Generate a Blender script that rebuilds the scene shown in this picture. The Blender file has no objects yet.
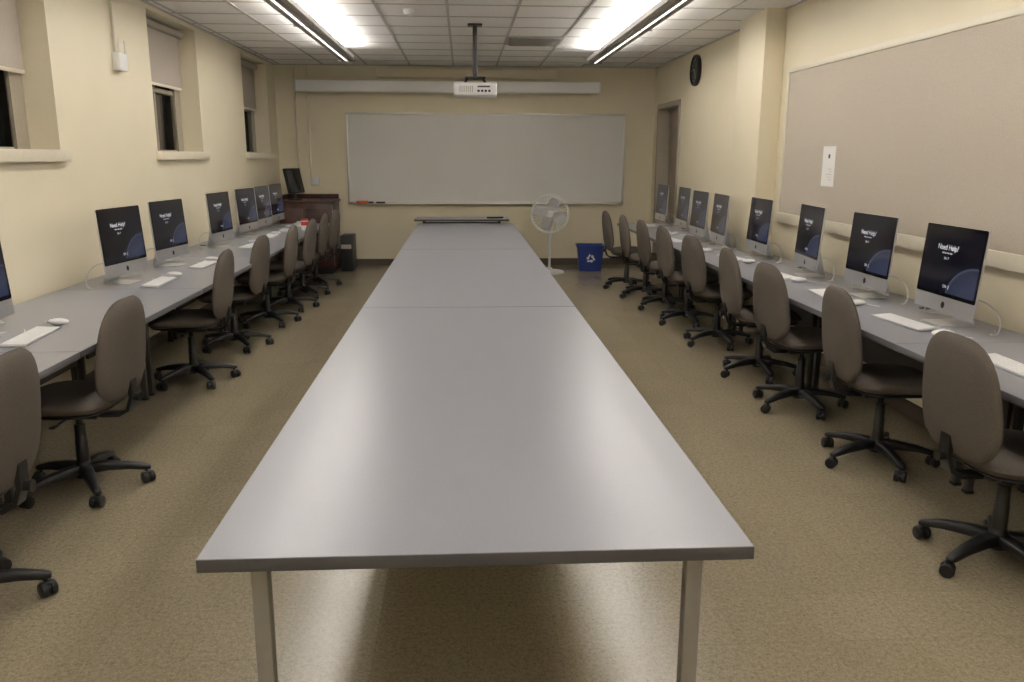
import bpy, bmesh, math, random
from mathutils import Vector, Matrix, Euler
random.seed(4)
sc=bpy.context.scene
try:
    sc.view_settings.view_transform='Standard'
except Exception: pass
R=math.radians
# ------------------------------------------------------------ materials
def newmat(name):
    m=bpy.data.materials.new(name); m.use_nodes=True
    nt=m.node_tree; b=nt.nodes['Principled BSDF']
    return m,nt,b
def pmat(name,col,rough=.5,metal=0,noise=0.06,nscale=30,bump=0,bscale=200,spec=.5,emit=None,estr=0):
    m,nt,b=newmat(name)
    tc=nt.nodes.new('ShaderNodeTexCoord')
    n=nt.nodes.new('ShaderNodeTexNoise'); n.inputs['Scale'].default_value=nscale; n.inputs['Detail'].default_value=4
    nt.links.new(tc.outputs['Object'],n.inputs['Vector'])
    cr=nt.nodes.new('ShaderNodeValToRGB')
    cr.color_ramp.elements[0].position=.3; cr.color_ramp.elements[1].position=.7
    cr.color_ramp.elements[0].color=(*[max(0,c*(1-noise)) for c in col],1)
    cr.color_ramp.elements[1].color=(*[min(1,c*(1+noise)) for c in col],1)
    nt.links.new(n.outputs['Fac'],cr.inputs['Fac']); nt.links.new(cr.outputs['Color'],b.inputs['Base Color'])
    b.inputs['Roughness'].default_value=rough; b.inputs['Metallic'].default_value=metal
    b.inputs['Specular IOR Level'].default_value=spec
    if bump>0:
        n2=nt.nodes.new('ShaderNodeTexNoise'); n2.inputs['Scale'].default_value=bscale; n2.inputs['Detail'].default_value=3
        nt.links.new(tc.outputs['Object'],n2.inputs['Vector'])
        bp=nt.nodes.new('ShaderNodeBump'); bp.inputs['Strength'].default_value=bump; bp.inputs['Distance'].default_value=.01
        nt.links.new(n2.outputs['Fac'],bp.inputs['Height']); nt.links.new(bp.outputs['Normal'],b.inputs['Normal'])
    if emit:
        b.inputs['Emission Color'].default_value=(*emit,1); b.inputs['Emission Strength'].default_value=estr
    return m
M={}
M['wall']=pmat('wall_paint',(.77,.695,.52),.5,noise=.02,nscale=2,bump=.12,bscale=60)
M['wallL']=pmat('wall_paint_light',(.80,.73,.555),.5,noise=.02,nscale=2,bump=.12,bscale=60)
M['sill']=pmat('sill_paint',(.76,.70,.56),.45,noise=.03)
M['ceil']=pmat('ceiling_tile',(.89,.87,.85),.9,noise=.04,nscale=90,bump=.2,bscale=120)
M['tbar']=pmat('tbar_metal',(.50,.47,.45),.5,noise=.02)
M['lam']=pmat('grey_laminate',(.268,.275,.312),.29,noise=.05,nscale=260,spec=.5)
M['lamedge']=pmat('laminate_edge',(.085,.083,.09),.5,noise=.03)
M['deskedge']=pmat('desk_edge',(.13,.13,.145),.5,noise=.03)
M['leg']=pmat('leg_paint',(.30,.285,.265),.4,noise=.03,metal=.2)
M['dleg']=pmat('desk_leg_paint',(.05,.048,.045),.45,noise=.03)
M['fabric']=pmat('chair_fabric',(.130,.111,.094),.9,noise=.18,nscale=300,bump=.5,bscale=500,spec=.2)
M['blk']=pmat('black_plastic',(.012,.012,.013),.42,noise=.1)
M['alu']=pmat('aluminium',(.62,.62,.64),.32,metal=.75,noise=.02)
M['white']=pmat('white_plastic',(.82,.82,.82),.35,noise=.02)
M['key']=pmat('white_keys',(.88,.88,.88),.4,noise=.02)
M['glassblk']=pmat('black_glass',(.006,.006,.008),.08,noise=.02)
M['wb']=pmat('whiteboard_surface',(.74,.73,.71),.22,noise=.03,nscale=1.5)
M['wbframe']=pmat('whiteboard_frame',(.66,.64,.6),.35,metal=.4,noise=.02)
M['cork']=pmat('bulletin_fabric',(.50,.445,.375),.95,noise=.10,nscale=220,bump=.4,bscale=400,spec=.1)
M['cream']=pmat('cream_frame',(.76,.71,.58),.4,noise=.02)
M['shade']=pmat('roller_shade_fabric',(.45,.40,.34),.85,noise=.05,nscale=150)
M['night']=pmat('night_glass',(.012,.012,.011),.08,noise=.1)
M['wframe']=pmat('window_frame_paint',(.36,.32,.25),.5,noise=.04)
M['door']=pmat('door_paint',(.30,.25,.19),.5,noise=.04)
M['dframe']=pmat('door_frame_paint',(.38,.33,.26),.45,noise=.03)
M['base']=pmat('baseboard_vinyl',(.09,.07,.05),.5,noise=.05)
M['wood']=pmat('mahogany_wood',(.055,.018,.013),.35,noise=.35,nscale=12)
M['blue']=pmat('blue_plastic',(.012,.035,.20),.4,noise=.04)
M['paper']=pmat('paper',(.85,.84,.82),.8,noise=.01)
M['ink']=pmat('ink',(.08,.08,.09),.8,noise=.05)
M['screenwhite']=pmat('screen_housing_white',(.95,.95,.95),.4,noise=.01)
M['fix']=pmat('fixture_metal',(.36,.335,.31),.45,noise=.03)
M['red']=pmat('red_plastic',(.55,.03,.02),.4,noise=.03)
M['orange']=pmat('orange_plastic',(.7,.13,.03),.4,noise=.03)
M['cable']=pmat('cable_grey',(.55,.55,.54),.5,noise=.02)
M['vent']=pmat('vent_metal',(.45,.43,.40),.5,noise=.03)
M['dark']=pmat('dark_void',(.03,.028,.026),.8,noise=.05)
M['txt']=pmat('screen_text',(.5,.5,.5),.5,emit=(.75,.8,.95),estr=.4)
M['lens']=pmat('lens_glass',(.03,.03,.05),.05)
M['slot']=pmat('lamp_diffuser',(.9,.9,.9),.5,emit=(1,.96,.9),estr=2.5)

# floor
m,nt,b=newmat('vinyl_floor_tiles'); M['floor']=m
tc=nt.nodes.new('ShaderNodeTexCoord')
n1=nt.nodes.new('ShaderNodeTexNoise'); n1.inputs['Scale'].default_value=60; n1.inputs['Detail'].default_value=8; n1.inputs['Roughness'].default_value=.8
n2=nt.nodes.new('ShaderNodeTexNoise'); n2.inputs['Scale'].default_value=.9; n2.inputs['Detail'].default_value=3
vo=nt.nodes.new('ShaderNodeTexVoronoi'); vo.inputs['Scale'].default_value=240
for n in (n1,n2,vo): nt.links.new(tc.outputs['Object'],n.inputs['Vector'])
bw=nt.nodes.new('ShaderNodeRGBToBW'); nt.links.new(vo.outputs['Color'],bw.inputs['Color'])
mm=nt.nodes.new('ShaderNodeMath'); mm.operation='MULTIPLY_ADD'; mm.inputs[1].default_value=.25; nt.links.new(bw.outputs['Val'],mm.inputs[0])
ms_=nt.nodes.new('ShaderNodeMath'); ms_.operation='SUBTRACT'; ms_.inputs[1].default_value=.125; nt.links.new(n1.outputs['Fac'],ms_.inputs[0])
nt.links.new(ms_.outputs[0],mm.inputs[2])
cr=nt.nodes.new('ShaderNodeValToRGB'); e=cr.color_ramp.elements
e[0].position=.30; e[0].color=(.21,.165,.10,1); e[1].position=.68; e[1].color=(.41,.355,.25,1)
el=e.new(.46); el.color=(.315,.265,.178,1)
nt.links.new(mm.outputs[0],cr.inputs['Fac'])
mx=nt.nodes.new('ShaderNodeMixRGB'); mx.blend_type='MULTIPLY'; mx.inputs['Fac'].default_value=.5
cr2=nt.nodes.new('ShaderNodeValToRGB'); cr2.color_ramp.elements[0].color=(.75,.73,.69,1); cr2.color_ramp.elements[1].color=(1.0,1.0,1.0,1)
nt.links.new(n2.outputs['Fac'],cr2.inputs['Fac'])
nt.links.new(cr.outputs['Color'],mx.inputs['Color1']); nt.links.new(cr2.outputs['Color'],mx.inputs['Color2'])
br=nt.nodes.new('ShaderNodeTexBrick'); br.offset=0; br.inputs['Scale'].default_value=1
br.inputs['Brick Width'].default_value=.305; br.inputs['Row Height'].default_value=.305; br.inputs['Mortar Size'].default_value=.0012
br.inputs['Color1'].default_value=(1,1,1,1); br.inputs['Color2'].default_value=(.93,.93,.92,1); br.inputs['Mortar'].default_value=(.8,.8,.78,1)
nt.links.new(tc.outputs['Object'],br.inputs['Vector'])
mx2=nt.nodes.new('ShaderNodeMixRGB'); mx2.blend_type='MULTIPLY'; mx2.inputs['Fac'].default_value=1
nt.links.new(mx.outputs['Color'],mx2.inputs['Color1']); nt.links.new(br.outputs['Color'],mx2.inputs['Color2'])
nt.links.new(mx2.outputs['Color'],b.inputs['Base Color'])
mr=nt.nodes.new('ShaderNodeMapRange'); mr.inputs['To Min'].default_value=.15; mr.inputs['To Max'].default_value=.27
nt.links.new(n2.outputs['Fac'],mr.inputs['Value']); nt.links.new(mr.outputs['Result'],b.inputs['Roughness'])

# computer display picture
m,nt,b=newmat('display_picture'); M['disp']=m
tc=nt.nodes.new('ShaderNodeTexCoord'); mp=nt.nodes.new('ShaderNodeMapping')
mp.inputs['Location'].default_value=(-.80,0,-.62); mp.inputs['Scale'].default_value=(3.2,0,4.4)
nt.links.new(tc.outputs['Object'],mp.inputs['Vector'])
gr=nt.nodes.new('ShaderNodeTexGradient'); gr.gradient_type='SPHERICAL'
nt.links.new(mp.outputs['Vector'],gr.inputs['Vector'])
cr=nt.nodes.new('ShaderNodeValToRGB'); e=cr.color_ramp.elements
e[0].position=0; e[0].color=(.003,.003,.006,1); e[1].position=.6; e[1].color=(.03,.036,.065,1)
a=e.new(.20); a.color=(.004,.0045,.010,1); a=e.new(.215); a.color=(.06,.07,.11,1); a=e.new(.27); a.color=(.02,.025,.045,1)
nt.links.new(gr.outputs['Fac'],cr.inputs['Fac'])
nt.links.new(cr.outputs['Color'],b.inputs['Emission Color']); b.inputs['Emission Strength'].default_value=1
b.inputs['Base Color'].default_value=(.004,.004,.006,1); b.inputs['Roughness'].default_value=.1

# ------------------------------------------------------------ mesh builder
class MB:
    def __init__(s): s.bm=bmesh.new(); s.mats=[]
    def mi(s,mat):
        mat=M[mat]
        if mat not in s.mats: s.mats.append(mat)
        return s.mats.index(mat)
    def add(s,t,mat,T=None):
        i=s.mi(mat)
        for f in t.faces: f.material_index=i
        if T is not None: bmesh.ops.transform(t,matrix=T,verts=t.verts)
        bmesh.ops.recalc_face_normals(t,faces=t.faces)
        me=bpy.data.meshes.new('tmp'); t.to_mesh(me); t.free(); s.bm.from_mesh(me); bpy.data.meshes.remove(me)
    def box(s,c,size,mat,bevel=0,rot=None,seg=2,taper=None):
        t=bmesh.new(); bmesh.ops.create_cube(t,size=1)
        for v_ in t.verts:
            if taper and v_.co.z<0: v_.co.x*=taper; v_.co.y*=taper
            v_.co=Vector((v_.co.x*size[0],v_.co.y*size[1],v_.co.z*size[2]))
        if bevel>0: bmesh.ops.bevel(t,geom=t.edges[:],offset=bevel,segments=seg,profile=.5,affect='EDGES')
        T=Matrix.Translation(c)
        if rot: T=T@Euler(rot).to_matrix().to_4x4()
        s.add(t,mat,T)
    def b2(s,lo,hi,mat,bevel=0):
        s.box([(a+b_)/2 for a,b_ in zip(lo,hi)],[abs(b_-a) for a,b_ in zip(lo,hi)],mat,bevel)
    def cyl(s,p0,p1,r0,mat,r1=None,seg=24,bevel=0):
        p0=Vector(p0);p1=Vector(p1); r1=r0 if r1 is None else r1; d=p1-p0
        t=bmesh.new(); bmesh.ops.create_cone(t,cap_ends=True,segments=seg,radius1=r0,radius2=r1,depth=d.length)
        if bevel>0:
            ed=[e_ for e_ in t.edges if abs(e_.verts[0].co.z-e_.verts[1].co.z)<1e-6]
            bmesh.ops.bevel(t,geom=ed,offset=bevel,segments=2,profile=.5,affect='EDGES')
        q=Vector((0,0,1)).rotation_difference(d.normalized()).to_matrix().to_4x4()
        s.add(t,mat,Matrix.Translation((p0+p1)/2)@q)
    def tube(s,pts,r,mat,seg=8,closed=False,smooth=0):
        pts=[Vector(p) for p in pts]
        for _ in range(smooth):
            q=[pts[0]]
            for a,c in zip(pts,pts[1:]): q+= [a*.75+c*.25,a*.25+c*.75]
            pts=q+[pts[-1]]
        n=len(pts); t=bmesh.new(); rings=[]
        ref=None
        for i,p in enumerate(pts):
            if closed: tg=(pts[(i+1)%n]-pts[i-1]).normalized()
            else: tg=(pts[min(i+1,n-1)]-pts[max(i-1,0)]).normalized()
            if ref is None:
                ref=Vector((0,0,1)) if abs(tg.z)<.9 else Vector((1,0,0))
            ref=(ref-tg*ref.dot(tg)).normalized(); bi=tg.cross(ref)
            rr=r[i] if isinstance(r,(list,tuple)) else r
            rings.append([t.verts.new(p+ref*(rr*math.cos(2*math.pi*k/seg))+bi*(rr*math.sin(2*math.pi*k/seg))) for k in range(seg)])
        for i in range(n if closed else n-1):
            a=rings[i];b_=rings[(i+1)%n]
            for k in range(seg): t.faces.new((a[k],a[(k+1)%seg],b_[(k+1)%seg],b_[k]))
        if not closed: t.faces.new(rings[0]); t.faces.new(rings[-1])
        s.add(t,mat)
    def lathe(s,prof,mat,T=None,seg=32):
        t=bmesh.new(); rings=[]
        for r,z in prof:
            rings.append([t.verts.new((r*math.cos(2*math.pi*k/seg),r*math.sin(2*math.pi*k/seg),z)) for k in range(seg)])
        for a,b_ in zip(rings,rings[1:]):
            for k in range(seg): t.faces.new((a[k],a[(k+1)%seg],b_[(k+1)%seg],b_[k]))
        t.faces.new(rings[0]); t.faces.new(rings[-1]); s.add(t,mat,T)
    def poly(s,pts,depth,mat,T=None,bevel=0):
        t=bmesh.new(); vs=[t.verts.new((p[0],p[1],0)) for p in pts]; f=t.faces.new(vs)
        r=bmesh.ops.extrude_face_region(t,geom=[f]); 
        bmesh.ops.translate(t,vec=(0,0,depth),verts=[g for g in r['geom'] if isinstance(g,bmesh.types.BMVert)])
        if bevel>0: bmesh.ops.bevel(t,geom=[e_ for e_ in t.edges if abs(e_.verts[0].co.z-e_.verts[1].co.z)<1e-6],offset=bevel,segments=2,profile=.5,affect='EDGES')
        s.add(t,mat,T)
    def cushion(s,hw,hh,T_,mat,n=2.7,taper=0,curve=0,curve2=0,X=None,dome=5,flat=1):
        t=bmesh.new(); SEG=48; rho=[.25,.5,.7,.83,.92,.97,1.0]
        def pos(rh,ph,sd):
            ca,sa=math.cos(ph),math.sin(ph)
            k=(abs(ca)**n+abs(sa)**n)**(-1/n)
            a=rh*k*ca; bb=rh*k*sa
            w=hw*a*(1-taper*bb); h=hh*bb
            c=(flat if sd>0 else -1)*T_/2*(max(0,1-rh**dome))**.5*abs(sd)+curve*w*w/hw/hw+curve2*(bb*bb)
            return Vector((w,h,c))
        rows={}
        for sd in (1,-1):
            rows[sd]=[[t.verts.new(pos(rh,2*math.pi*k/SEG,sd)) for k in range(SEG)] for rh in rho[:-1]]
        edge=[t.verts.new(pos(1,2*math.pi*k/SEG,0)) for k in range(SEG)]
        for sd in (1,-1):
            c=t.verts.new(pos(0,0,sd)); rr=rows[sd]+[edge]
            for k in range(SEG): t.faces.new((c,rr[0][k],rr[0][(k+1)%SEG]))
            for a,b_ in zip(rr,rr[1:]):
                for k in range(SEG): t.faces.new((a[k],b_[k],b_[(k+1)%SEG],a[(k+1)%SEG]))
        s.add(t,mat,X)
    def text(s,body,size,mat,T):
        cu=bpy.data.curves.new('t','FONT'); cu.body=body; cu.size=size; cu.align_x='CENTER'
        o=bpy.data.objects.new('t',cu); sc.collection.objects.link(o)
        dg=bpy.context.evaluated_depsgraph_get(); me=bpy.data.meshes.new_from_object(o.evaluated_get(dg))
        t=bmesh.new(); t.from_mesh(me); bpy.data.objects.remove(o); bpy.data.meshes.remove(me)
        i=s.mi(mat)
        for f in t.faces: f.material_index=i
        bmesh.ops.transform(t,matrix=T,verts=t.verts)
        me=bpy.data.meshes.new('tmp'); t.to_mesh(me); t.free(); s.bm.from_mesh(me); bpy.data.meshes.remove(me)
    def mesh(s,name,ang=38):
        for f in s.bm.faces: f.smooth=True
        for e_ in s.bm.edges:
            if len(e_.link_faces)!=2 or e_.calc_face_angle(0)>R(ang): e_.smooth=False
        me=bpy.data.meshes.new(name); s.bm.to_mesh(me); s.bm.free()
        for m_ in s.mats: me.materials.append(m_)
        return me
    def obj(s,name,loc=(0,0,0),rz=0):
        return place(s.mesh(name),name,loc,rz)
def place(me,name,loc=(0,0,0),rz=0):
    o=bpy.data.objects.new(name,me); sc.collection.objects.link(o); o.location=loc; o.rotation_euler=(0,0,rz); return o

XL,XR,YB,YF,H=-2.64,2.80,-1.6,12.35,2.85
# ------------------------------------------------------------ shell
b=MB(); b.b2((XL-.4,YB-.2,-.1),(XR+.6,YF+.2,0),'floor'); b.obj('floor')
b=MB(); b.b2((XL-.4,YB-.2,H),(XR+.6,YF+.2,H+.1),'ceil'); b.obj('ceiling')
b=MB(); b.b2((XL-.4,YF,0),(XR+.6,YF+.2,H),'wall'); b.obj('wall_back')
b=MB(); b.b2((XL-.4,YB-.2,0),(XR+.6,YB,H),'wall'); b.obj('wall_front')
WZ0,WZ1=1.575,2.80
wins=[(1.45,2.80),(4.40,5.74),(7.52,8.82),(10.55,11.85)]
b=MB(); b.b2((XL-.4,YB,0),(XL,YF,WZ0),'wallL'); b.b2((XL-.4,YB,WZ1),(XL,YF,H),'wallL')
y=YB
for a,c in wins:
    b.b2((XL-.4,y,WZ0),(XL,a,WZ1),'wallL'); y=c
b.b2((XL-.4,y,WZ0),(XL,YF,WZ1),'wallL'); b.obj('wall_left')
for i,(a,c) in enumerate(wins):
    b=MB(); xg=XL-.26; L=c-a
    for (y0,y1,z0,z1) in [(a,c,WZ0,WZ0+.07),(a,c,WZ1-.06,WZ1),(a,a+.07,WZ0,WZ1),(c-.07,c,WZ0,WZ1),(a,c,2.17,2.21),((a+c)/2-.015,(a+c)/2+.015,WZ0,WZ1)]:
        b.b2((xg-.03,y0,z0),(xg+.05,y1,z1),'wframe',.004)
    b.b2((xg-.02,a+.01,WZ0+.01),(xg-.005,c-.01,WZ1-.01),'night')
    b.b2((xg+.05,c-.16,WZ0+.005),(xg+.07,c-.002,WZ1),'wframe')
    b.obj('window_%d'%(i+1))
    b=MB(); zb=[2.12,2.12,2.24,2.20][i]
    b.cyl((xg+.12,a+.02,WZ1-.05),(xg+.12,c-.02,WZ1-.05),.035,'shade')
    b.b2((xg+.098,a+.03,zb),(xg+.102,c-.03,WZ1-.05),'shade'); b.b2((xg+.092,a+.03,zb-.02),(xg+.108,c-.03,zb+.005),'cream',.003)
    b.obj('roller_shade')
    b=MB(); b.b2((XL-.22,a+.001,WZ0-.002),(XL,c-.001,WZ0+.03),'sill'); b.b2((XL-.001,a-.03,WZ0-.02),(XL+.05,c+.04,WZ0+.055),'sill',.006); b.obj('window_sill')
# right wall with door
DY0,DY1,DZ=10.85,12.1,2.32
for lo,hi in [((XR,YB,0),(XR+.3,DY0,H)),((XR,DY1,0),(XR+.3,YF,H)),((XR,DY0,DZ),(XR+.3,DY1,H)),((XR+.3,DY0-.3,0),(XR+.4,YF,H))]:
    b=MB(); b.b2(lo,hi,'wall'); b.obj('wall_right')
PX,PY0,PY1=2.62,7.40,8.10
b=MB(); b.b2((PX,PY0,0),(XR,PY1,H),'wall',.004); b.obj('wall_pilaster')
b=MB()
b.b2((XR+.16,DY0+.07,.005),(XR+.205,DY1-.07,DZ-.07),'door',.003)
for (y0,y1,z0,z1) in [(DY0,DY0+.07,0,DZ),(DY1-.07,DY1,0,DZ),(DY0,DY1,DZ-.07,DZ)]:
    b.b2((XR-.015,y0+.001,z0+.001),(XR+.23,y1-.001,z1-.001),'dframe',.003)
b.cyl((XR+.16,DY1-.16,1.0),(XR+.10,DY1-.16,1.0),.012,'alu'); b.cyl((XR+.105,DY1-.16,1.0),(XR+.105,DY1-.28,1.0),.01,'alu')
b.obj('door_1')
b=MB(); b.b2((XL,YF-.012,0),(XR,YF,.10),'base'); b.obj('baseboard_back')
b=MB(); b.b2((XL,YB,0),(XL+.012,YF-.012,.10),'base'); b.obj('baseboard_left')
b=MB(); b.b2((XR-.012,YB,0),(XR,PY0,.10),'base'); b.b2((XR-.012,PY1,0),(XR,DY0,.10),'base');b.obj('baseboard_right')
# ceiling grid
b=MB()
x=-.12-.61*4
while x<XR:
    if x>XL+.03: b.b2((x-.012,YB,H-.006),(x+.012,YF,H),'tbar')
    x+=.61
y=YF-.61
while y>YB:
    b.b2((XL,y-.012,H-.005),(XR,y+.012,H-.0002),'tbar'); y-=.61
for s_ in (XL+.012,XR-.012): b.b2((s_-.012,YB,H-.012),(s_+.012,YF,H-.0003),'tbar')
b.b2((XL,YF-.024,H-.012),(XR,YF,H-.0004),'tbar')
b.obj('ceiling_grid')
b=MB(); vy=YF-.61*5
b.b2((.50,vy+.01,H-.02),(1.09,vy+.60,H-.007),'vent',.003)
for i in range(9):
    b.box((.795,vy+.06+i*.06,H-.028),(.52,.03,.003),'vent',rot=(R(35),0,0))
b.obj('air_vent')
b=MB(); b.lathe([(.02,0),(.05,.01),(.06,.035),(.06,.05)],'white',Matrix.Translation((-.45,7.75,H-.05))); b.obj('smoke_detector')

# ------------------------------------------------------------ pendant lights
def lampfix(xc):
    b=MB(); z0,z1=2.68,2.745; y0,y1=-1.2,10.3; w=.09
    prof=[(-w,z1),(-w,z0+.02),(-w+.025,z0),(-.014,z0),(-.014,z0+.012),(.014,z0+.012),(.014,z0),(w-.025,z0),(w,z0+.02),(w,z1),(w-.01,z1),(w-.01,z0+.035),(-w+.01,z0+.035),(-w+.01,z1)]
    T=Matrix.Translation((xc,y1,0))@Matrix.Rotation(R(90),4,'X')
    b.poly(prof,y1-y0,'fix',T)
    b.b2((xc-w,y1,z0),(xc+w,y1+.006,z1),'fix'); b.b2((xc-w,y0-.006,z0),(xc+w,y0,z1),'fix')
    b.b2((xc-w+.011,y0+.001,z1-.02),(xc+w-.011,y1-.001,z1-.012),'white')
    b.b2((xc-.013,y0+.01,z0+.004),(xc+.013,y1-.01,z0+.0115),'slot')
    for yy in (-.4,1.6,4.0,6.4,8.2,10.0): b.cyl((xc,yy,z0+.03),(xc,yy,H-.006),.003,'alu',seg=6); b.cyl((xc,yy,H-.02),(xc,yy,H-.006),.04,'white',seg=16)
    yy=y0+1.5
    while yy<y1-.3: b.b2((xc-w-.002,yy-.01,z0-.002),(xc+w+.002,yy+.01,z1),'fix'); yy+=2.44
    b.obj('pendant_light')
    for nm,z,rx,pw,wd in (('uplight',z1-.008,R(180),UP,.14),('downlight',z0-.004,0,DN,.026)):
        for yc in (1.7,7.4):
            l=bpy.data.lights.new(nm,'AREA'); l.shape='RECTANGLE'; l.size=wd; l.size_y=5.6; l.energy=pw/2; l.color=(1,.965,.91)
            o=bpy.data.objects.new(nm,l); sc.collection.objects.link(o); o.location=(xc,yc,z); o.rotation_euler=(rx,0,0)
UP,DN=205,19
lampfix(-1.35); lampfix(1.585)

# ------------------------------------------------------------ tables
def table(w,L,h,th,name,inset=.115):
    b=MB()
    b.b2((-w/2,0,h-th),(w/2,L,h-.0015),'lamedge',.002); b.b2((-w/2+.0015,.0015,h-.0016),(w/2-.0015,L-.0015,h),'lam')
    for sx in (-1,1):
        for yy in (.06,L-.06):
            X=sx*(w/2-inset)
            b.box((X,yy,(h-th)/2),(.038,.038,h-th-.001),'leg',.003)
            b.box((X,yy,.01),(.045,.045,.02),'blk',.004)
        b.box((sx*(w/2-inset),L/2,h-th-.02),(.025,L-.16,.038),'leg',.002)
    for yy in (.35,L-.35): b.box((0,yy,h-th-.02),(w-2*inset-.04,.025,.038),'leg',.002)
    return b.mesh(name)
tm=table(1.236,3.045,.743,.032,'conference_table',.122)
for i in range(3): place(tm,'conference_table',(.031,1.68+i*3.05,0))
b=MB()
b.b2((-.62,0,.765),(.62,.5,.79),'lamedge',.003); b.b2((-.617,.003,.7895),(.617,.497,.7915),'lam')
for sx in (-.5,.5):
    b.cyl((sx,.25,.03),(sx,.25,.765),.02,'blk'); b.box((sx,.25,.03),(.05,.46,.035),'blk',.01)
b.b2((-.5,.23,.4),(.5,.25,.74),'lamedge'); b.obj('side_table',(-.02,10.87,0))
b=MB(); b.box((0,0,.013),(.22,.05,.024),'blk',.006); b.obj('whiteboard_eraser',(.42,11.0,.7920),R(4))

# ------------------------------------------------------------ computer desks
def desk(D,L,side):
    b=MB(); h=.74
    b.b2((-D/2,0,h-.032),(D/2,L,h-.0015),'deskedge',.002); b.b2((-D/2+.0015,.001,h-.0016),(D/2-.0015,L-.001,h),'lam')
    for yy in (.05,L-.05):
        xf=side*(-D/2+.42); xb=side*(D/2-.05)
        for X in (xf,xb):
            b.box((X,yy,(h-.032)/2),(.035,.035,h-.033),'dleg',.003); b.box((X,yy,.008),(.042,.042,.016),'blk',.003)
        b.box((.0,yy,h-.055),(D-.2,.025,.045),'dleg',.002)
    b.b2((side*(D/2-.09),.08,.25),(side*(D/2-.07),L-.08,h-.033),'lamedge')
    b.cyl((side*(D/2-.1),L*.5,h),(side*(D/2-.1),L*.5,h+.003),.032,'blk')
    return b.mesh('computer_desk')
DR,DLf=.755,.91
dr=desk(DR,1.796,1); dl=desk(DLf,1.796,-1); DS=.575; dsh=desk(DS,1.796,1)
XF=XR-.015-DR
for i in range(5):
    if i==3: place(dsh,'computer_desk',(XF+DS/2,1.9+i*1.8,0))
    else: place(dr,'computer_desk',(XF+DR/2,1.9+i*1.8,0))
    place(dl,'computer_desk',(XL+.015+DLf/2,1.9+i*1.8,0))

# ------------------------------------------------------------ computers
def imac_mesh():
    b=MB(); W=.55; zb,zt=.062,.512; tilt=R(-4)
    piv=Matrix.Translation((0,-.02,.28))@Matrix.Rotation(tilt,4,'X')@Matrix.Translation((0,.02,-.28))
    hw=W/2
    def rr(x0,x1,z0,z1,r,n=5):
        pts=[]
        for cx,cz,a0 in ((x1-r,z0+r,-90),(x1-r,z1-r,0),(x0+r,z1-r,90),(x0+r,z0+r,180)):
            for k in range(n+1):
                a=R(a0+90*k/n); pts.append((cx+r*math.cos(a),cz+r*math.sin(a)))
        return pts
    RX=Matrix.Rotation(R(90),4,'X')
    def pl(pts,y0,dep,mat): b.poly(pts,dep,mat,piv@Matrix.Translation((0,y0+dep,0))@RX)
    pl(rr(-hw,hw,zb,zt,.012),-.030,.008,'alu')
    pl(rr(-hw+.001,hw-.001,zb+.082,zt-.001,.011),-.0315,.0014,'glassblk')
    pl([(-hw+.018,zb+.102),(hw-.018,zb+.102),(hw-.018,zt-.02),(-hw+.018,zt-.02)],-.0321,.0005,'disp')
    b.cushion(hw-.004,(zt-zb)/2-.004,.085,'alu',n=9,X=piv@Matrix.Translation((0,-.023,(zb+zt)/2))@RX,dome=2,flat=.02)
    pl([(0+.016*math.cos(R(a)),zb+.038+.018*math.sin(R(a))) for a in range(0,360,24)],-.0306,.0005,'blk')
    path=[(.018,.25),(.03,.20),(.055,.10),(.075,.03),(.08,.010),(.072,.004),(-.10,.0035)]
    t=bmesh.new(); rows=[]
    for i,(y,z) in enumerate(path):
        w=.095
        rows.append([t.verts.new((-w,y,z+.003)),t.verts.new((w,y,z+.003)),t.verts.new((w,y+(.008 if i<5 else 0),z-.0035)),t.verts.new((-w,y+(.008 if i<5 else 0),z-.0035))])
    for a,c in zip(rows,rows[1:]):
        for k in range(4): t.faces.new((a[k],a[(k+1)%4],c[(k+1)%4],c[k]))
    t.faces.new(rows[0]); t.faces.new(rows[-1]); b.add(t,'alu')
    TT=lambda x,z: piv@Matrix.Translation((x,-.0324,z))@RX
    b.text('Need Help?',.040,'txt',TT(-.04,.385)); b.text('Ask at the desk',.015,'txt',TT(-.04,.365))
    b.text('24 / 7',.019,'txt',TT(-.04,.335)); b.text('ON  ||',.022,'txt',TT(.0,.19))
    for s_ in (-1,1):
        b.tube([(s_*.04,.05,.13),(s_*.12,.08,.15),(s_*.25,.085,.12),(s_*.33,.07,.06),(s_*.34,.05,.006),(s_*.30,.03,.005),(s_*.27,.09,.005),(s_*.2,.125,.005)],.0035,'cable',seg=6,smooth=2)
    return b.mesh('desktop_computer')
im=imac_mesh()
def kb_mesh():
    b=MB(); b.box((0,0,.006),(.43,.115,.008),'alu',.003,rot=(R(3),0,0))
    for r in range(6):
        n=14
        ws=[.40/n]*n
        if r==0: ws=[.06,.05,.16,.05,.08]
        x=-.2
        for w in ws:
            b.box((x+w/2,-.044+r*.0175,.0115+(-.044+r*.0175)*.052),(w-.004,.0145,.004),'key',.001,rot=(R(3),0,0),seg=1)
            x+=w
    b.tube([(.1,.055,.006),(.12,.08,.004),(.16,.09,.004),(.19,.11,.004)],.002,'white',seg=6)
    return b.mesh('keyboard')
kb=kb_mesh()
b=MB(); b.cushion(.03,.056,.034,'white',n=2.2,dome=2,X=Matrix.Translation((0,0,.017))); b.cyl((0,.03,.030),(0,.03,.0345),.005,'cable',seg=12)
b.tube([(0,.05,.012),(.005,.08,.004),(.03,.10,.004),(.05,.12,.004)],.002,'white',seg=6)
ms=b.mesh('computer_mouse')
DZt=.7405
Rd=[3.2,4.15,5.02,5.95,7.0,7.8,8.5,9.5,10.55]
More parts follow.
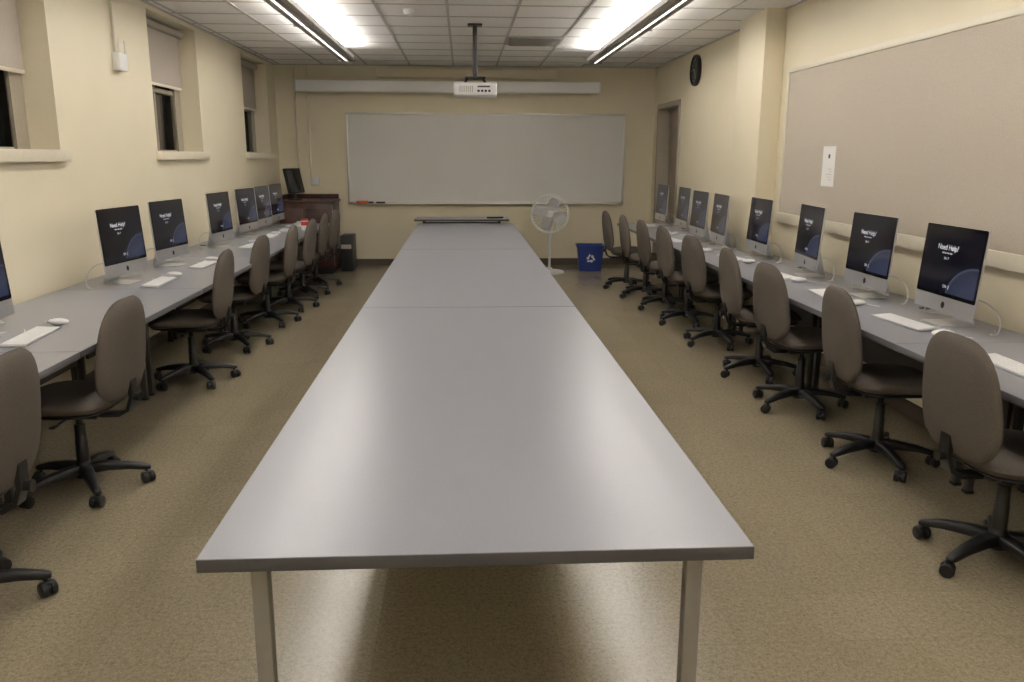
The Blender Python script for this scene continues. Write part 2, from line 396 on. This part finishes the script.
for i,d in enumerate(Rd):
    j=random.uniform(-4,4)
    if i==3: j=-6
    x=2.46 if i in(5,6) else 2.56
    place(im,'desktop_computer',(x,d,DZt),R(-90+j))
    place(kb,'keyboard',(x-.26+random.uniform(-.02,.03),d+.02,DZt+.0015),R(-90+random.uniform(-8,8)))
    place(ms,'computer_mouse',(x-.22+random.uniform(-.02,.02),d-.31,DZt+.001),R(-90+random.uniform(-15,15)))
Ld=[(4.02,0),(5.78,-7),(6.7,-7),(8.1,-5),(9.1,-6),(9.85,-3),(10.55,-3)]
for i,(d,j) in enumerate(Ld):
    place(im,'desktop_computer',(-2.34,d,DZt),R(90+j))
    place(kb,'keyboard',(-2.06+random.uniform(-.03,.02),d-.02,DZt+.0015),R(90+random.uniform(-8,8)))
    place(ms,'computer_mouse',(-2.09,d+.29,DZt+.001),R(90+random.uniform(-15,15)))

# ------------------------------------------------------------ chairs
def chair_mesh():
    b=MB()
    for k in range(5):
        a=R(90+72*k+20); c,s=math.cos(a),math.sin(a)
        T=Matrix.Rotation(a,4,'Z')
        t=bmesh.new(); rows=[]
        for (x,z,w,h) in [(.02,.105,.034,.045),(.1,.108,.030,.040),(.2,.097,.025,.033),(.275,.080,.022,.026),(.298,.076,.014,.018)]:
            rows.append([t.verts.new((x,-w*.8,z+h/2)),t.verts.new((x,w*.8,z+h/2)),t.verts.new((x,w,z-h/2)),t.verts.new((x,-w,z-h/2))])
        for p,q in zip(rows,rows[1:]):
            for i in range(4): t.faces.new((p[i],p[(i+1)%4],q[(i+1)%4],q[i]))
        t.faces.new(rows[0]); t.faces.new(rows[-1])
        bmesh.ops.bevel(t,geom=t.edges[:],offset=.004,segments=1,affect='EDGES'); b.add(t,'blk',T)
        ct=Vector((.275*c,.275*s,0)); ca=a+random.uniform(-1.2,1.2); ax=Vector((-math.sin(ca),math.cos(ca),0))
        off=Vector((math.cos(ca),math.sin(ca),0))*.012
        b.cyl(ct+Vector((0,0,.04)),ct+Vector((0,0,.08)),.008,'blk',seg=10)
        w0=ct+off+Vector((0,0,.0282))
        for sg in (-1,1): b.cyl(w0+ax*sg*.006,w0+ax*sg*.028,.028,'blk',seg=20,bevel=.004)
        b.cyl(w0-ax*.006,w0+ax*.006,.02,'blk',seg=16)
        b.box(w0+Vector((0,0,.022)),(.03,.05,.014),'blk',.005,rot=(0,0,ca))
    b.lathe([(.01,.06),(.04,.065),(.042,.10),(.036,.13),(.03,.145),(.01,.146)],'blk',seg=24)
    b.lathe([(.01,.14),(.030,.142),(.028,.25),(.026,.252),(.025,.33),(.01,.331)],'blk',seg=20)
    b.cyl((0,0,.32),(0,0,.41),.014,'blk')
    b.box((0,.02,.395),(.14,.2,.045),'blk',.01); b.cyl((.05,0,.39),(.2,.0,.385),.006,'blk',seg=8); b.box((.21,0,.385),(.05,.025,.012),'blk',.005)
    XS=Matrix.Translation((0,-.03,.427))
    b.cushion(.228,.218,.03,'blk',n=3.2,X=XS,dome=8)
    b.cushion(.24,.23,.085,'fabric',n=3.4,taper=.05,curve2=-.008,X=Matrix.Translation((0,-.03,.462)),dome=5)
    path=[(.05,.385),(.15,.382),(.21,.385),(.255,.41),(.275,.47),(.275,.54),(.268,.64)]
    t=bmesh.new(); rows=[]
    for i,(y,z) in enumerate(path):
        w=.03; p0=path[max(i-1,0)];p1=path[min(i+1,len(path)-1)]
        ty,tz=p1[0]-p0[0],p1[1]-p0[1]; L=math.hypot(ty,tz); ny,nz=-tz/L*.009,ty/L*.009
        rows.append([t.verts.new((-w,y+ny,z+nz)),t.verts.new((w,y+ny,z+nz)),t.verts.new((w,y-ny,z-nz)),t.verts.new((-w,y-ny,z-nz))])
    for p,q in zip(rows,rows[1:]):
        for i in range(4): t.faces.new((p[i],p[(i+1)%4],q[(i+1)%4],q[i]))
    t.faces.new(rows[0]); t.faces.new(rows[-1]); b.add(t,'blk')
    b.cyl((0,.27,.47),(0,.31,.47),.018,'blk',r1=.022,seg=14)
    XB=Matrix.Translation((0,.262,.71))@Matrix.Rotation(R(-7),4,'X')@Matrix.Rotation(R(90),4,'X')
    b.cushion(.218,.245,.085,'fabric',n=3.0,taper=.13,curve=.022,curve2=.0,X=XB,dome=4)
    return b.mesh('office_chair',50)
ch=chair_mesh()
RC=[(2.14,2.96,4),(2.2,4.08,-3),(2.18,5.08,6),(2.2,5.9,-2),(2.2,6.95,8),(2.18,7.85,3),(2.15,8.65,0),(2.1,9.4,-3),(2.02,10.1,0)]
for x,y,j in RC: place(ch,'office_chair',(x,y,0),R(90+j))
LC=[(-1.82,2.80,0),(-1.86,3.92,-4),(-1.95,5.9,3),(-1.95,7.0,-3),(-1.90,8.0,2),(-1.86,8.8,0),(-1.86,9.6,4),(-1.84,10.35,-2)]
for x,y,j in LC: place(ch,'office_chair',(x,y,0),R(-90+j))

# ------------------------------------------------------------ back wall things
b=MB(); x0,x1,z0,z1=-1.67,2.38,.91,2.20
b.b2((x0+.02,YF-.02,z0+.02),(x1-.02,YF-.012,z1-.02),'wb')
for lo,hi in [((x0,z0),(x1,z0+.03)),((x0,z1-.03),(x1,z1)),((x0,z0),(x0+.03,z1)),((x1-.03,z0),(x1,z1))]:
    b.b2((lo[0],YF-.028,lo[1]),(hi[0],YF-.001,hi[1]),'wbframe',.003)
b.b2((x0+.1,YF-.085,z0-.005),(x1-.1,YF-.028,z0+.008),'wbframe',.003)
b.obj('whiteboard')
b=MB(); b.cyl((0,0,.018),(.17,0,.018),.018,'orange',bevel=.004); b.box((.21,0,.014),(.07,.04,.024),'blk',.004); b.obj('marker_set',(-1.55,YF-.06,z0+.009))
b=MB(); b.box((0,0,.012),(.13,.045,.024),'blk',.004); b.obj('board_eraser',(-1.2,YF-.06,z0+.009))
b=MB(); b.box((0,0,0),(4.26,.13,.15),'screenwhite',.012); b.box((-2.13,0,0),(.02,.14,.16),'white',.004); b.box((2.13,0,0),(.02,.14,.16),'white',.004)
b.b2((-2.05,-.02,-.085),(2.05,.0,-.073),'white',.003)
for sx in (-1.7,0,1.7): b.box((sx,.10,.06),(.04,.20,.02),'cream'); b.box((sx,.19,.0),(.04,.02,.16),'cream')
b.obj('projection_screen',(-.18,YF-.205,2.545))
b=MB(); b.b2((-1.2,YF-.09,2.68),(1.35,YF,2.80),'wall',.004); b.obj('trim_1')
# projector
b=MB(); px,py=.13,8.5; dz=-.03
b.cyl((px,py,2.36+dz),(px,py,H-.006),.022,'blk'); b.box((px,py,H-.012),(.14,.14,.012),'blk',.003)
b.box((px,py,2.375+dz),(.20,.16,.02),'blk',.004)
for sx in(-.11,.11):
    for sy in (-.08,.08): b.tube([(px,py,2.385+dz),(px+sx*.7,py+sy*.7,2.37+dz),(px+sx,py+sy,2.315+dz)],.008,'blk',seg=6)
b.box((px,py,2.262+dz),(.42,.30,.125),'white',.018,seg=3)
b.cyl((px+.09,py+.13,2.262+dz),(px+.09,py+.17,2.262+dz),.038,'blk'); b.cyl((px+.09,py+.165,2.262+dz),(px+.09,py+.172,2.262+dz),.03,'lens')
for i in range(7): b.box((px-.15+i*.02,py-.151,2.262+dz),(.009,.004,.06),'vent')
for i in range(4): b.box((px+.03+i*.035,py-.151,2.245+dz),(.022,.004,.02),'blk')
b.box((px+.08,py-.151,2.285+dz),(.12,.004,.014),'ink')
b.obj('ceiling_projector')
b=MB(); b.cyl((-2.19,YF-.02,1.28),(-2.19,YF-.02,H-.012),.011,'cream',seg=10); b.box((-2.14,YF-.025,1.24),(.11,.05,.11),'white',.006); b.box((-2.19,YF-.015,1.9),(.05,.03,.02),'cream'); b.obj('wall_conduit')
b=MB(); b.cyl((-2.36,YF-.02,1.1),(-2.36,YF-.02,H-.012),.009,'cream',seg=10); b.box((-2.36,YF-.015,2.0),(.045,.03,.02),'cream'); b.obj('wall_conduit')
ya=6.80
b=MB(); b.cyl((XL+.02,ya-.04,2.36),(XL+.02,ya-.04,H-.02),.011,'cream',seg=10); b.box((XL+.03,ya,2.29),(.06,.15,.13),'white',.008)
b.cyl((XL+.05,ya-.05,2.35),(XL+.05,ya-.05,2.45),.006,'white',seg=8); b.cyl((XL+.05,ya+.06,2.35),(XL+.05,ya+.06,2.45),.006,'white',seg=8); b.obj('wireless_access_point')

# lectern
b=MB(); lx0,lx1,ly0,ly1=-2.52,-1.78,11.45,12.15
b.b2((lx0+.02,ly0+.02,0),(lx1-.02,ly1,.08),'blk'); b.b2((lx0,ly0,.08),(lx1,ly1,.96),'wood',.006); b.b2((lx0-.02,ly0-.02,.96),(lx1+.02,ly1+.02,.995),'wood',.006)
b.b2((lx0,ly0,.995),(lx0+.02,ly1,1.06),'wood'); b.b2((lx0,ly1-.02,.995),(lx1,ly1,1.06),'wood')
for i in range(2):
    xa=lx0+.03+i*.36; b.b2((xa,ly0-.012,.12),(xa+.32,ly0-.001,.90),'wood',.006); b.cyl((xa+(.28 if i==0 else .04),ly0-.012,.55),(xa+(.28 if i==0 else .04),ly0-.035,.55),.012,'alu',seg=12)
b.b2((lx1-.012,ly0+.03,.10),(lx1+.004,ly0+.055,.94),'alu')
b.obj('lectern_cabinet')
b=MB(); b.lathe([(.01,0),(.10,.002),(.10,.014),(.03,.02),(.02,.10),(.01,.1)],'blk'); b.box((0,0,.26),(.42,.035,.34),'blk',.01,rot=(R(-12),0,0)); b.box((0,-.02,.26),(.38,.004,.30),'glassblk',rot=(R(-12),0,0))
b.box((0,.04,.2),(.2,.05,.16),'blk',.02,rot=(R(-12),0,0))
b.obj('computer_monitor',(-2.32,11.72,.996),R(72))
b=MB(); b.box((0,0,.25),(.17,.4,.50),'blk',.008); b.box((0,-.201,.35),(.14,.004,.06),'vent'); 
b.obj('computer_tower',(-1.64,11.9,0))
b=MB(); b.lathe([(.01,0),(.04,0),(.042,.06),(.042,.11),(.01,.111)],'white',seg=24); b.lathe([(.042,.055),(.0428,.056),(.0428,.10),(.042,.101)],'red',seg=24); b.lathe([(.01,.111),(.044,.111),(.044,.13),(.01,.132)],'red',seg=24)
b.obj('wipes_canister',(-1.86,9.90,DZt))

# fan
b=MB(); b.lathe([(.01,0),(.21,0),(.21,.018),(.19,.03),(.05,.05),(.03,.075),(.01,.076)],'white')
b.cyl((0,0,.05),(0,0,.52),.017,'white'); b.cyl((0,0,.48),(0,0,.55),.024,'white'); b.cyl((0,0,.54),(0,0,.72),.012,'white')
zc=.82; b.box((0,.03,.72),(.05,.07,.09),'white',.012); b.cyl((0,-.02,zc),(0,.13,zc),.062,'white',r1=.045,bevel=.008)
for yy,rad in ((-.075,.245),(-.04,.262),(-.005,.245)):
    b.tube([(rad*math.cos(2*math.pi*k/40),yy,zc+rad*math.sin(2*math.pi*k/40)) for k in range(40)],.009 if rad>.25 else .004,'white',seg=6,closed=True)
for rad in (.08,.16):
    b.tube([(rad*math.cos(2*math.pi*k/32),-.095+.02*(rad/.16)**2,zc+rad*math.sin(2*math.pi*k/32)) for k in range(32)],.0025,'white',seg=5,closed=True)
for k in range(36):
    a=2*math.pi*k/36; c,s=math.cos(a),math.sin(a)
    b.tube([(r*c,y,zc+r*s) for r,y in ((.045,-.1),(.15,-.09),(.23,-.065),(.262,-.04))],.0025,'white',seg=4)
    b.tube([(r*c,y,zc+r*s) for r,y in ((.055,.02),(.15,.018),(.23,.0),(.262,-.04))],.0025,'white',seg=4)
b.cyl((0,-.105,zc),(0,-.096,zc),.045,'white',bevel=.002)
b.cyl((0,-.075,zc),(0,-.03,zc),.035,'white')
for k in range(4):
    t=bmesh.new(); N=6; rows=[]
    for i in range(N+1):
        r=.03+.19*i/N; w=.035+.075*math.sin(math.pi*min(1,(i/N)*.85))
        rows.append([t.verts.new((r,-.05+.016*w/.1*sg-.0,w*.7*sg+.02*i/N)) for sg in (-1,1)])
    for p,q in zip(rows,rows[1:]): t.faces.new((p[0],p[1],q[1],q[0]))
    bmesh.ops.solidify(t,geom=t.faces[:],thickness=.002)
    b.add(t,'white',Matrix.Translation((0,0,zc))@Matrix.Rotation(R(90*k+25),4,'Y'))
b.obj('pedestal_fan',(1.20,11.5,0),R(-8))
# recycling bin
b=MB(); t=bmesh.new()
def ringv(w,d,z): return [t.verts.new((sx*w/2,sy*d/2,z)) for sx,sy in ((-1,-1),(1,-1),(1,1),(-1,1))]
rs=[ringv(.30,.22,.0),ringv(.37,.27,.34),ringv(.40,.30,.34),ringv(.40,.30,.37),ringv(.37,.27,.37),ringv(.29,.21,.012)]
for p,q in zip(rs,rs[1:]):
    for i in range(4): t.faces.new((p[i],p[(i+1)%4],q[(i+1)%4],q[i]))
t.faces.new(rs[0]); t.faces.new(rs[-1])
b.add(t,'blue')
TL=Matrix.Translation((0,-.1275,.18))@Matrix.Rotation(R(90)-math.atan(.025/.34)*-1,4,'X')
for k in range(3):
    TR=TL@Matrix.Rotation(R(120*k),4,'Z')
    b.poly([(-.055,-.048),(.01,-.048),(.01,-.062),(.04,-.036),(.01,-.010),(.01,-.024),(-.04,-.024)],.003,'white',TR)
b.obj('recycling_bin',(1.81,11.75,0),R(-4))

# ------------------------------------------------------------ right wall things
b=MB(); y0,y1,z0,z1=2.6,7.24,1.04,2.34; X=XR-.001
b.b2((X-.014,y0+.03,z0+.05),(X-.004,y1-.03,z1-.03),'cork')
b.b2((X-.03,y0,z0),(X,y1,z0+.085),'cream',.004); b.b2((X-.022,y0,z1-.045),(X,y1,z1),'cream',.004)
b.b2((X-.022,y0,z0),(X,y0+.045,z1),'cream',.004); b.b2((X-.022,y1-.045,z0),(X,y1,z1),'cream',.004)
b.obj('bulletin_board')
b=MB(); b.b2((X-.0150,6.18,1.38),(X-.0142,6.40,1.68),'paper'); b.b2((X-.0154,6.27,1.59),(X-.0149,6.30,1.62),'ink')
for q in range(5): b.b2((X-.0154,6.22,1.43+q*.02),(X-.0149,6.22+.05+.03*(q%3),1.4315+q*.02),'ink')
b.obj('paper_notice')
b=MB(); T=Matrix.Translation((X,10.15,2.60))@Matrix.Rotation(R(-90),4,'Y')
b.lathe([(.01,0),(.175,0),(.18,.02),(.175,.045),(.155,.05),(.15,.03),(.01,.03)],'blk',T,seg=40)
def bar(L,w,TT_):
    t=bmesh.new(); bmesh.ops.create_cube(t,size=1); bmesh.ops.scale(t,vec=(L,w,.002),verts=t.verts); b.add(t,'white',TT_)
for k in range(12): bar(.022,.006,T@Matrix.Rotation(R(30*k),4,'Z')@Matrix.Translation((.125,0,.0315)))
for a,L in ((200,.11),(75,.075)): bar(L,.008,T@Matrix.Rotation(R(a),4,'Z')@Matrix.Translation((L/2,0,.034)))
b.obj('wall_clock')

# ------------------------------------------------------------ world, camera
w=bpy.data.worlds.new('world'); sc.world=w; w.use_nodes=True
w.node_tree.nodes['Background'].inputs['Color'].default_value=(.02,.02,.025,1); w.node_tree.nodes['Background'].inputs['Strength'].default_value=.3
cam=bpy.data.cameras.new('camera'); co=bpy.data.objects.new('camera',cam); sc.collection.objects.link(co)
cam.sensor_width=36; cam.lens=826/1024*36; cam.clip_start=.05
co.matrix_world=Matrix.Translation((0,0,1.6))@Matrix.Rotation(R(-3.38),4,'Z')@Matrix.Rotation(R(90-12.63),4,'X')@Matrix.Rotation(R(.2),4,'Z')
sc.camera=co
